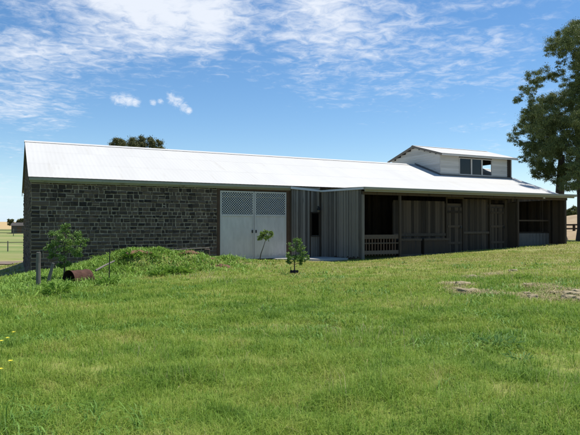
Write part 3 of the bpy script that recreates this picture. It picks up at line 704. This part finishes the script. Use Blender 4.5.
# -- saplings
def sapling(px,Y,path,crown,label,leafmat,seed,leaf=.09,n=900,rt=.03,name='sapling',mulch=False,pot=None,aspect=.5,droop=.3,scale=1):
    random.seed(seed); X=at(px,Y); z0=g(X,Y); t=empty(name,(X,Y,z0),0,label,'sapling','saplings by the barn')
    mb=MB(); P=[Vector((a*Y/F_,d,b*Y/F_)) for a,d,b in path]; k=len(P)
    mb.tube([P[0]-Vector((0,0,.1))]+P,[rt]+[rt*(1-.7*i/k) for i in range(k)],7); mb.build('trunk',M['bark_young'],t,smooth=True)
    mb=MB(); cs=[];rs=[];ns=[]
    for (dx,dz,r) in crown:
        for q in range(2):
            C=Vector((dx*Y/F_,random.uniform(-.8,.8)*r*Y/F_*(1 if q else -.6),dz*Y/F_)); rr=r*Y/F_
            st=min(P[1:],key=lambda p:(p-C).length+(2 if p.z>C.z else 0)); limb(mb,st,C,rt*.3,rt*.1,5,k=4)
            for _ in range(3): limb(mb,C,C+Vector((random.uniform(-1,1),random.uniform(-1,1),random.uniform(-.4,.8)))*rr*.9,rt*.12,rt*.05,4,k=3)
            for cc,s3,m_ in blob_sub(C,rr,n/len(crown)/2,4,random.random()): cs.append(cc);rs.append(s3);ns.append(max(10,m_))
    mb.build('branches',M['bark_young'],t,smooth=True)
    V,F,rr=leaves_np(cs,rs,ns,leaf,aspect,droop,seed,shell=.2); o=npmesh('crown',V,F,M[leafmat],{'rnd':('FACE',rr)}); o.parent=t
    if mulch:
        m=MB(); N=24; ring=[]
        for k in range(N):
            a=6.283*k/N; q=.19*(1+random.uniform(-.12,.12)); ring.append((q*math.cos(a),q*math.sin(a)))
        m.add([(x,y,-.05) for x,y in ring]+[(x*.7,y*.7,.12+random.uniform(-.02,.02)) for x,y in ring]+[(0,0,.10)],[(k,(k+1)%N,(k+1)%N+N,k+N) for k in range(N)]+[(k+N,(k+1)%N+N,2*N) for k in range(N)]); m.build('mulch_ring',M['rust_dark'],t,smooth=True)
    return t
sapling(64,19.6,[(0,0,0),(1,0,14),(0,.03,28),(1,0,38),(1,0,48)],[(-15,33,6),(-10,42,8),(0,46,10),(10,43,8),(17,39,6),(-4,35,9),(8,33,8),(-11,26,4),(3,53,5),(13,27,4),(0,24,5),(-3,14,3.5),(4,17,3)],'bushy green sapling against the bluestone wall above the rusty drum','sap_leaf',41,n=5200,leaf=.06,rt=.035,aspect=.5)
sapling(259.5,27.2,[(0,0,0),(1.5,0,8),(4,0,15),(6.5,0,23)],[(3,27,4),(8,25,4.5),(6,30,3.5),(1,24,3),(11,28,2.5)],'thin leaning sapling with a lime green tuft in front of the white doors','lime_leaf',42,n=900,leaf=.08,rt=.028)
sapling(294.5,19.8,[(0,0,0),(0,0,9),(1,0,16),(2,0,26),(3,0,36)],[(3,33,4),(-2,27,6),(6,25,6),(10,18,4.5),(-3,18,5),(3,16,5),(8,12,3.5),(-5,12,3)],'small round leafed sapling in a dark mulch ring near the shed corner','sap_leaf',43,n=2400,leaf=.055,rt=.024,mulch=True,aspect=.55)

# -- left foreground clutter
def place(name,px,Y,label,cat,dz=0,rz=0,group=None):
    X=at(px,Y); return empty(name,(X,Y,g(X,Y)+dz),rz,label,cat,group)
random.seed(5)
o=MB(); o.tube([(0,0,-.3),(.01,0,.3),(.0,.01,.8),(.01,0,1.12)],[.075,.07,.068,.06],9,jit=.05)
X=at(38.5,17.0); q=o.build('timber_post',M['wood_post']); q.location=(X,17.0,g(X,17.0)); tag(q,'tall upright weathered grey fence post standing left of the drum','post')
o=MB(); o.tube([(-.06,0,-.2),(.03,0,.3),(.13,.02,.72)],[.06,.055,.045],8,jit=.06)
X=at(49,17.6); q=o.build('timber_post',M['wood_post']); q.location=(X,17.6,g(X,17.6)); tag(q,'short leaning grey post stump between the tall post and the drum','post')
o=MB(); o.tube([(0,0,-.2),(.0,0,.5),(.015,0,1.12)],[.016,.016,.014],6)
X=at(109.5,17.3); q=o.build('steel_stake',M['black_iron']); q.location=(X,17.3,g(X,17.3)); tag(q,'thin dark stake standing in the weeds before the mound','stake')
# drum on its side, open end toward the left of the camera
X=at(69,17.6); dr=empty('steel_drum',(X,17.6,g(X,17.6)-.07),R(58),'rusty open steel drum lying on its side in weeds below the sapling','drum')
m=MB(); n=28; Rr=.29; Ln=.72; prof=[(0,Rr+.012),(.02,Rr+.012),(.03,Rr),(.30,Rr),(.32,Rr+.016),(.34,Rr),(.62,Rr),(.64,Rr+.016),(.66,Rr),(Ln,Rr),(Ln,0.02)]
inner=[(Ln-.02,.02),(Ln-.02,Rr-.012),(0.0,Rr-.012)]
def lathe(m,prof,n,closed=False):
    o=len(m.v)
    for (x,r) in prof:
        for k in range(n):
            a=6.283185*k/n; dent=1-.06*max(0,math.sin(a*1.0+.9))*math.sin(3.1*x/Ln); m.v.append((x,r*math.cos(a)*dent,r*math.sin(a)*dent+Rr*.86))
    for i_ in range(len(prof)-1):
        for k in range(n): m.f.append([o+i_*n+k,o+i_*n+(k+1)%n,o+(i_+1)*n+(k+1)%n,o+(i_+1)*n+k]); m.r.append(.5)
lathe(m,prof,n); m.build('shell',M['rust'],dr,smooth=True)
m=MB(); lathe(m,inner,n); m.build('inside',M['rust_dark'],dr,smooth=True)
# scrap sheet and pole
X=at(89,18.4); q=MB(); N_=14
vs=[]
for j in range(5):
    for k in range(N_+1): vs.append((-.42+.84*k/N_+.05*math.sin(j*2),-.25+.5*j/4,.16+.05*math.sin(k*1.6)+.07*math.sin(j*1.9+k*.3)-.12*abs(j-2)/2))
q.add(vs,[(j*(N_+1)+k,j*(N_+1)+k+1,(j+1)*(N_+1)+k+1,(j+1)*(N_+1)+k) for j in range(4) for k in range(N_)],.8)
q=q.build('scrap_sheet',M['rust']); q.location=(X,18.4,g(X,18.4)+.02); q.rotation_euler=(R(28),R(4),R(12)); md=q.modifiers.new('Solid','SOLIDIFY'); md.thickness=.006
tag(q,'crumpled red rusty metal sheet lying in the weeds beside the drum','scrap metal')
o=MB(); a=Vector((at(96,18.6),18.6,(226-270.5)*18.6/F_)); b=Vector((at(114.5,19.6),19.6,(226-261)*19.6/F_)); o.tube([(0,0,0),(b-a)*.5+Vector((0,0,.015)),(b-a)],[.035,.033,.028],8)
q=o.build('timber_pole',M['wood_post']); q.location=a; tag(q,'bare grey pole leaning up the mound, between the rusty sheet and the stone wall','pole')
a=Vector((*W(5.2,-.62),g(*W(5.2,-.62))+.62)); o=MB(); d=Vector((*W(7.7,-.62),0))-Vector((*W(5.2,-.62),0)); o.tube([(0,0,0),d*.5+Vector((0,0,.07)),d+Vector((0,0,.12))],[.028,.028,.024],8)
# its lower end rests on a stone, upper on another block
q=o.build('timber_rail',M['wood_post']); q.location=a; tag(q,'thin pale rail lying level along the foot of the stone wall above the mound','rail')
def rock(px,Y,sx,sy,sz,label,group=None,mat='rock',seed=0,name='stone',rz=None,sink=.3):
    r=random.Random(seed); X=at(px,Y); m=MB(); nu,nv=24,12; vs=[];fs=[]; off=Vector((seed*3.7,seed*1.3,0))
    for j in range(nv+1):
        ph=math.pi*j/nv
        for k in range(nu):
            a=2*math.pi*k/nu; d=Vector((math.sin(ph)*math.cos(a),math.sin(ph)*math.sin(a),math.cos(ph)))
            f=1+.55*(mn.noise(d*1.6+off))+.25*mn.noise(d*4+off)+.22*mn.noise(d*9+off); 
            p=d*f; p.z=max(-.9,min(p.z,.72+.1*mn.noise(d*3+off))); vs.append((p.x*sx,p.y*sy,p.z*sz))
    for j in range(nv):
        for k in range(nu): fs.append((j*nu+k,j*nu+(k+1)%nu,(j+1)*nu+(k+1)%nu,(j+1)*nu+k))
    m.add(vs,fs); o=m.build(name,M[mat],smooth=True); o.location=(X,Y,g(X,Y)+sz*sink); o.rotation_euler=(0,0,r.uniform(0,3) if rz is None else rz); return tag(o,label,'stone',group)
for k,(u,v) in enumerate(((5.25,-.62),(7.6,-.62))):
    x,y=W(u,v); top=a.z+(0 if k==0 else .11)-.03; zg=g(x,y); m=MB(); h=top-zg
    m.hexa([(-.16,-.13,-.1),(.16,-.15,-.1),(.15,.14,-.1),(-.17,.13,-.1),(-.12,-.1,h),(.13,-.12,h-.01),(.12,.1,h),(-.13,.11,h)])
    q=m.build('stone_block',M['stone'],bevel=.03); q.location=(x,y,zg); tag(q,['dark stone block under the left end of the pale rail','dark stone block under the right end of the pale rail'][k],'stone')
x,y=W(8.2,-.35); m=MB(); m.box(-.14,.14,-.1,.1,-.1,.24); q=m.build('stone_block',M['concrete'],bevel=.02); q.location=(x,y,g(x,y)); q.rotation_euler=(0,0,TH); tag(q,'pale square block at the foot of the wall beside the white doors','stone')
# pale stones in the grass at the right
rk=[(453.5,14.6,.16,.11,.07,'pale flat stone at the left end of the stone scatter'),(462,14.4,.26,.15,.09,'large buff stone in the left cluster of the stone scatter'),(458,13.6,.15,.10,.06,'small buff stone just below the large one of the left cluster'),
 (466,13.1,.24,.14,.10,'wide buff stone nearest the camera in the left cluster'),(473,13.3,.12,.10,.08,'low stone on the right shoulder of the left cluster'),(472.5,16.3,.14,.10,.08,'greyish stone standing alone above the left cluster'),
 (480,13.0,.09,.07,.06,'small pale stone next to the left cluster, in a dark grass tuft'),(493,12.7,.07,.06,.05,'tiny pale stone midway between the left and middle clusters'),
 (513,17.9,.18,.10,.06,'pale flat stone farthest back in the short grass'),(492.5,17.2,.12,.08,.05,'small flat stone, second farthest back in the grass'),
 (506,12.6,.10,.07,.04,'low stone left of the middle cluster, almost sunk in grass'),
 (529,13.9,.15,.10,.08,'grey stone at the back of the middle cluster'),(538,13.8,.20,.09,.05,'long thin buff stone at the back of the middle cluster'),(527,12.3,.10,.08,.10,'upright pale stone leaning in the middle cluster'),
 (533,11.9,.16,.12,.09,'largest stone of the middle cluster, front side'),(555,12.5,.16,.10,.07,'greenish pale stone between the middle and right clusters'),(558.5,12.9,.08,.07,.10,'narrow upright stone between the middle and right clusters'),
 (570,12.3,.24,.13,.09,'large buff stone in the cluster at the right edge'),(577,12.5,.15,.11,.10,'whitish stone on top of the cluster at the right edge'),(568.5,11.7,.18,.11,.09,'front buff stone of the cluster at the right edge'),(577.5,11.6,.16,.12,.07,'grey stone in front at the very right edge')]
for k,(px,Y,a1,a2,a3,lb) in enumerate(rk): rock(px,Y,a1*.8,a2*1.1,a3*1.15,lb,'pale stones scattered in the grass',seed=50+k,rz=random.uniform(-.4,.4),sink=.22)
# reddish soil heaps on the mound
for k,(u,v,sx,lb) in enumerate(((3.8,-3.5,.36,'red-brown soil clod on the left brow of the mound'),(6.05,-3.0,.28,'red soil clod on the crest of the mound'),(6.9,-4.6,.26,'reddish soil clod low on the right slope of the mound'),(6.9,-3.45,.2,'pale ochre clod on the right brow of the mound'))):
    x,y=W(u,v); m=MB(); vs=[];fs=[]; nu,nv=16,6
    for j in range(nv+1):
        for q in range(nu):
            a_=6.283*q/nu; rr_=sx*j/nv*(1+.35*math.sin(a_*2+k)+.2*math.sin(a_*5+k*2)); vs.append((rr_*math.cos(a_)*1.3,rr_*math.sin(a_),(.12)*(1-(j/nv)**1.6)+random.uniform(-.03,.03)-.03))
    for j in range(nv):
        for q in range(nu): fs.append((j*nu+q,j*nu+(q+1)%nu,(j+1)*nu+(q+1)%nu,(j+1)*nu+q))
    m.add(vs,fs); q=m.build('soil_clod',M['dirt_red'],smooth=True); q.location=(x,y,g(x,y)); tag(q,lb,'soil clod')

# -- individually visible weeds
def weed(px,Y,label,mat,n=60,R_=.28,H=.28,lw=.05,seed=1,name='weed_clump',L_=.26):
    r=random.Random(seed); X=at(px,Y); m=MB()
    for k in range(n):
        a=r.uniform(0,6.283); q=R_*r.random()**.6*.5; el=r.uniform(.2,1.2); L1=L_*r.uniform(.6,1.2)
        b=Vector((q*math.cos(a),q*math.sin(a),r.uniform(0,H*.5))); d=Vector((math.cos(a)*math.cos(el),math.sin(a)*math.cos(el),math.sin(el)))
        s=Vector((-math.sin(a),math.cos(a),0))*lw*r.uniform(.6,1.2)*.5; m1=b+d*L1*.5; m2=b+d*L1+Vector((0,0,-L1*.3))
        m.add([b-s*.3,b+s*.3,m1+s,m2,m1-s],[(0,1,2,3,4)])
    o=m.build(name,M[mat]); o.location=(X,Y,g(X,Y)); return tag(o,label,'weed')
weed(498,7.4,'pale grey-green thistle rosette in the right foreground lawn','thistle_leaf',75,.40,.12,.024,3,'thistle',.17)
weed(519,6.6,'small thistle just right of and nearer than the big thistle','thistle_leaf',26,.25,.08,.022,4,'thistle',.13)
weed(57,14.8,'dark leafy weed clump in front of the drum','weed_leaf',150,.55,.5,.05,5)
weed(108,16.6,'dark weed clump round the foot of the thin stake','weed_leaf',130,.5,.4,.05,6)
weed(132,22.3,'tall weed clump on the left brow of the mound against the stone wall','weed_leaf',100,.6,.35,.045,7,L_=.3)
weed(176,20.8,'big dark weed clump in the middle of the mound','weed_leaf',220,.9,.4,.07,8,L_=.35)
weed(160,20.2,'dark low weed clump left of the biggest one on the mound','weed_leaf',150,.6,.3,.06,9)
weed(300,27.9,'small weed tuft by the concrete apron at the shed wall','weed_leaf',60,.3,.3,.05,10)
for k,(px,y) in enumerate(((14,351),(8,359),(11,388),(1,400),(2,363))):
    Y=1.72*F_/(y-226); X=at(px,Y); z=g(X,Y); t=empty('yellow_flower',(X,Y,z),0,'small yellow wildflower on a thin stalk at the lower left edge of the grass','flower','yellow wildflowers')
    m=MB(); m.tube([(0,0,0),(.01,0,.1),(.0,.01,.2)],[.003,.003,.002],5); m.build('stalk',M['weed_leaf'],t)
    m=MB()
    for q in range(8):
        a_=q*.785; m.add([(0,.01,.2),(.018*math.cos(a_-.3),.01+.018*math.sin(a_-.3),.212),(.03*math.cos(a_),.01+.03*math.sin(a_),.207),(.018*math.cos(a_+.3),.01+.018*math.sin(a_+.3),.212)],[(0,1,2,3)])
    m.build('petals',M['petal'],t)

# -- grass: blades gathered in tufts, one mesh
CL=[W(3.8,-3.5),W(6.05,-3.0),W(6.9,-4.6),W(6.9,-3.45)]
def grass(name,rings,mat,seed,hmul=1.0,lean=.95,mask=None,k=12,wm=1.0):
    r=np.random.default_rng(seed); PX=[];PY=[];
    for r0,r1,dens,half in rings:
        area=(r1*r1-r0*r0)*half; n=int(area*dens)
        q=np.sqrt(r.uniform(r0*r0,r1*r1,n)); t=r.uniform(-half,half,n); PX.append(q*np.sin(t)); PY.append(q*np.cos(t))
    X=np.concatenate(PX);Y=np.concatenate(PY)
    u=(X-X0)*c_+(Y-Y0)*s_; v=-(X-X0)*s_+(Y-Y0)*c_
    ok=~((u>-.1)&(u<34)&(v>-.12)&(v<14)); ok&=~((u>8.3)&(u<12.4)&(v>-1.3)&(v<0)&(r.random(len(X))<.6)); ok&=~((u>14.0)&(u<28.6)&(v>-3.95)&(v<1))
    ok&=~((u>11.4)&(u<14.1)&(v>-1.05-.25*np.sin(u))&(v<0)); ok&=~((u>12.1)&(u<14.1)&(v>-3.9)&(v<0))
    dr_=np.full(len(X),9.)
    for q in rk: dr_=np.minimum(dr_,np.hypot(X-at(q[0],q[1]),(Y-q[1])*.7))
    if name!='straw_litter': ok&=(dr_>.32)|(r.random(len(X))<.35)
    for (qx,qy) in CL: ok&=(np.hypot((X-qx)*.9,Y+.2-qy)>.42)|(r.random(len(X))<.3)
    if mask is not None: ok&=mask(X,Y,u,v,r)
    X,Y=X[ok],Y[ok]; n=len(X); d=np.hypot(X,Y); Z=G(X,Y)
    clump=.5+.5*wav(X,Y,12,7,.8,3.4); clump2=.5+.5*wav(X,Y,28,7,3.5,9)
    H=(.05+.075*clump**1.6+.13*clump2**2.6)*hmul*(1-.35*ss(14,26,Y+.3*X))
    N=n*k; rep=lambda a:np.repeat(a,k)
    sp=.035+.0045*d
    bx=rep(X)+r.normal(size=N)*rep(sp); by=rep(Y)+r.normal(size=N)*rep(sp); bz=rep(Z)-.01
    az=r.uniform(0,2*np.pi,N); le=np.abs(r.normal(size=N))*lean+.15; h=rep(H)*r.uniform(.5,1.45,N)
    w=np.maximum(.0042,.00078*rep(d))*r.uniform(.6,1.35,N)*wm
    dx,dy=np.cos(az),np.sin(az); sx,sy=-dy*w/2,dx*w/2
    b0=np.stack([bx-sx,by-sy,bz],1); b1=np.stack([bx+sx,by+sy,bz],1)
    mx,my,mz=bx+dx*h*le*.35,by+dy*h*le*.35,bz+h*.62
    m0=np.stack([mx-sx*.8,my-sy*.8,mz],1); m1=np.stack([mx+sx*.8,my+sy*.8,mz],1)
    tz=bz+h*np.clip(1.05-.35*le,.25,1)
    tp=np.stack([bx+dx*h*le,by+dy*h*le,tz],1)
    V=np.stack([b0,b1,m1,m0,tp],1).reshape(-1,3); i5=np.arange(N)*5
    F=np.concatenate([np.stack([i5,i5+1,i5+2],1),np.stack([i5,i5+2,i5+3],1),np.stack([i5+3,i5+2,i5+4],1)])
    rn=rep(r.random(n))*.45+r.random(N)*.55
    o=npmesh(name,V,F,mat,{'rnd':('FACE',np.tile(rn,3))}); return tag(o,kind='stuff')
H_=R(38)
o=grass('grass',[(2.6,6.5,330,H_),(6.5,11,170,H_),(11,18,80,H_),(18,30,34,H_),(30,48,9,R(42))],M['grass'],3)
tag(o,'uneven green pasture grass covering the whole foreground','grass')
# broad-leaved weeds covering the mound
def ml(X,Y,u,v,r):
    e=np.exp(-((u-4.2)/4.0)**4-((v+3.0)/2.0)**2)+.7*np.exp(-((X+8.0)/2.2)**2-((Y-17.6)/2.6)**2)
    return (r.random(len(X))<e*.85)
o=grass('mound_weeds',[(12,30,110,R(32))],M['weed_leaf'],9,1.9,1.3,ml,9,1.6); tag(o,'rank green weeds covering the low mound before the stone wall','weeds')

# low broad-leaved herbs in dark patches through the pasture, and thin dry seed stalks
def mh(X,Y,u,v,r):
    a=.5+.5*wav(X,Y,4,8,.9,3.0); return (r.random(len(X))<np.clip((a-.55)*3.5,0,1))
o=grass('pasture_herbs',[(2.6,9,70,H_),(9,18,26,H_),(18,26,8,H_)],M['herb_leaf'],15,1.15,1.5,mh,10,2.6); tag(o,'dark broad-leaved herbs in patches among the pasture grass','weeds')
RP=[(at(q[0],q[1]),q[1]) for q in rk]
def ms(X,Y,u,v,r):
    d=np.full(len(X),9.)
    for (qx,qy) in RP: d=np.minimum(d,np.hypot(X-qx,(Y-qy)*.8))
    return r.random(len(X))<np.clip(1.1-d/.34,0,1)
o=grass('straw_litter',[(10.5,19,260,R(32))],M['dry_grass'],21,.95,1.9,ms,9,1.2); tag(o,'flattened straw lying around the pale stones in the grass','dry grass')
def md_(X,Y,u,v,r):
    a=.5+.5*wav(X,Y,16,8,.5,2.0); return (r.random(len(X))<np.clip((a-.52)*2.5,0,1))
o=grass('dry_stalks',[(2.6,9,22,H_),(9,22,8,H_)],M['dry_grass'],16,1.9,.55,md_,4,.7); tag(o,'thin straw coloured seed stalks standing among the pasture grass','dry grass')

# ------------------------------------------------------------------ sky, sun, camera
SUN_EL=R(68); sdir=Vector((.885,.465,0)).normalized()   # towards the sun, horizontally
w=bpy.data.worlds.new('World'); scene.world=w; w.use_nodes=True; nt=w.node_tree; nt.nodes.clear(); N=nt.nodes; Lk=nt.links
sky=N.new('ShaderNodeTexSky'); sky.sky_type='NISHITA'; sky.sun_disc=False; sky.sun_elevation=SUN_EL; sky.sun_rotation=math.atan2(sdir.x,sdir.y)
sky.altitude=200; sky.air_density=1.0; sky.dust_density=.1; sky.ozone_density=2.2
co=coords(nt,'Generated')
sp=N.new('ShaderNodeSeparateXYZ'); Lk.new(co,sp.inputs[0])
zc_=math_(nt,'ADD',math_(nt,'MAXIMUM',sp.outputs[2],0.0),.06)
cx=math_(nt,'DIVIDE',sp.outputs[0],zc_); cy=math_(nt,'DIVIDE',sp.outputs[1],zc_)
cb=N.new('ShaderNodeCombineXYZ'); Lk.new(cx,cb.inputs[0]); Lk.new(cy,cb.inputs[1]); pv=cb.outputs[0]
def dirspot(px,y,rad,soft):
    d=Vector(((px-290)/F_,1,(226-y)/F_)).normalized(); v=N.new('ShaderNodeVectorMath'); v.operation='DISTANCE'
    v.inputs[1].default_value=d; nn=N.new('ShaderNodeVectorMath'); nn.operation='NORMALIZE'; Lk.new(co,nn.inputs[0]); Lk.new(nn.outputs[0],v.inputs[0])
    m=N.new('ShaderNodeMapRange'); m.interpolation_type='SMOOTHSTEP'; m.inputs[1].default_value=rad+soft; m.inputs[2].default_value=max(0,rad-soft); Lk.new(v.outputs['Value'],m.inputs[0]); return m.outputs[0]
wisp=noise(nt,mapping(nt,pv,(1.0,1.0,1),rot=(0,0,.5)),1.9,9,.66,.5)
rip=noise(nt,mapping(nt,pv,(2.2,2.4,1),rot=(0,0,-.4)),5,6,.62,.7)
low=noise(nt,mapping(nt,pv,(.35,.5,1),loc=(3,1,0)),1.0,3,.5)
core=dirspot(150,-5,.04,.13); core=math_(nt,'MAXIMUM',core,dirspot(215,15,.03,.09)); reg=dirspot(160,-15,.06,.20)
for a in ((330,10,.10,.18),(70,-70,.18,.22)): reg=math_(nt,'MAXIMUM',reg,dirspot(*a))
reg2=math_(nt,'MAXIMUM',dirspot(20,110,.05,.16),dirspot(-10,205,.03,.10)); reg3=math_(nt,'MAXIMUM',dirspot(500,40,.10,.20),dirspot(500,115,.02,.07)); reg4=dirspot(455,110,.01,.10)
dens=math_(nt,'ADD',math_(nt,'MULTIPLY',reg,.50),math_(nt,'MULTIPLY',math_(nt,'MAXIMUM',reg2,reg3),.28))
dens=math_(nt,'ADD',math_(nt,'ADD',dens,math_(nt,'MULTIPLY',core,.34)),math_(nt,'MULTIPLY',low,.32))
val=math_(nt,'ADD',math_(nt,'ADD',math_(nt,'MULTIPLY',wisp,.85),math_(nt,'MULTIPLY',rip,.68)),dens)
mr=N.new('ShaderNodeMapRange'); mr.interpolation_type='SMOOTHSTEP'; mr.inputs[1].default_value=1.15; mr.inputs[2].default_value=1.66; Lk.new(val,mr.inputs[0])
cloud=mr.outputs[0]
# two small cumulus puffs
pn=noise(nt,mapping(nt,co,(1,1,1.6)),60,6,.7,.8); puff=None
for (px,y,rad) in ((116,99,.010),(122,99,.011),(128,100,.011),(135,102,.009),(171,98,.010),(177,102,.012),(183,107,.010),(188,110,.007),(160,101,.006),(153,102,.006)):
    s=dirspot(px,y,rad,rad*.9); puff=s if puff is None else math_(nt,'MAXIMUM',puff,s)
pf=N.new('ShaderNodeMapRange'); pf.interpolation_type='SMOOTHSTEP'; pf.inputs[1].default_value=.70; pf.inputs[2].default_value=1.30; Lk.new(math_(nt,'ADD',math_(nt,'MULTIPLY',puff,.55),pn),pf.inputs[0])
cloud=math_(nt,'MAXIMUM',math_(nt,'MULTIPLY',cloud,.88),math_(nt,'MULTIPLY',pf.outputs[0],.9))
hs=N.new('ShaderNodeHueSaturation'); hs.inputs['Saturation'].default_value=1.22; hs.inputs['Value'].default_value=1.0; Lk.new(sky.outputs[0],hs.inputs['Color'])
hz=N.new('ShaderNodeMapRange'); hz.interpolation_type='SMOOTHSTEP'; hz.inputs[1].default_value=.12; hz.inputs[2].default_value=-.02; hz.inputs[4].default_value=.8; Lk.new(sp.outputs[2],hz.inputs[0])
skyh=mix(nt,hz.outputs[0],hs.outputs[0],(4.3,6.0,8.0))
skyc=mix(nt,cloud,skyh,(6.7,7.0,7.5))
bg=N.new('ShaderNodeBackground'); bg.inputs[1].default_value=.095; Lk.new(skyc,bg.inputs[0]); ow=N.new('ShaderNodeOutputWorld'); Lk.new(bg.outputs[0],ow.inputs[0])

sl=bpy.data.lights.new('sun','SUN'); sl.energy=4.3; sl.angle=R(.53); sl.color=(1,.96,.89)
so=bpy.data.objects.new('sun',sl); COL.objects.link(so); D=Vector((sdir.x*math.cos(SUN_EL),sdir.y*math.cos(SUN_EL),math.sin(SUN_EL)))
so.rotation_euler=D.to_track_quat('Z','Y').to_euler(); so.location=(20,10,40)

cam=bpy.data.cameras.new('camera'); co_=bpy.data.objects.new('camera',cam); COL.objects.link(co_); scene.camera=co_
cam.sensor_width=36; cam.lens=36*F_/580; cam.clip_start=.1; cam.clip_end=6000
co_.location=(0,0,0); co_.rotation_euler=(R(90)+math.atan(8.5/F_),0,0)
scene.view_settings.view_transform='Standard'; scene.view_settings.look='None'; scene.view_settings.gamma=1; scene.view_settings.exposure=.55
scene.view_settings.use_curve_mapping=False
scene.render.engine='CYCLES'
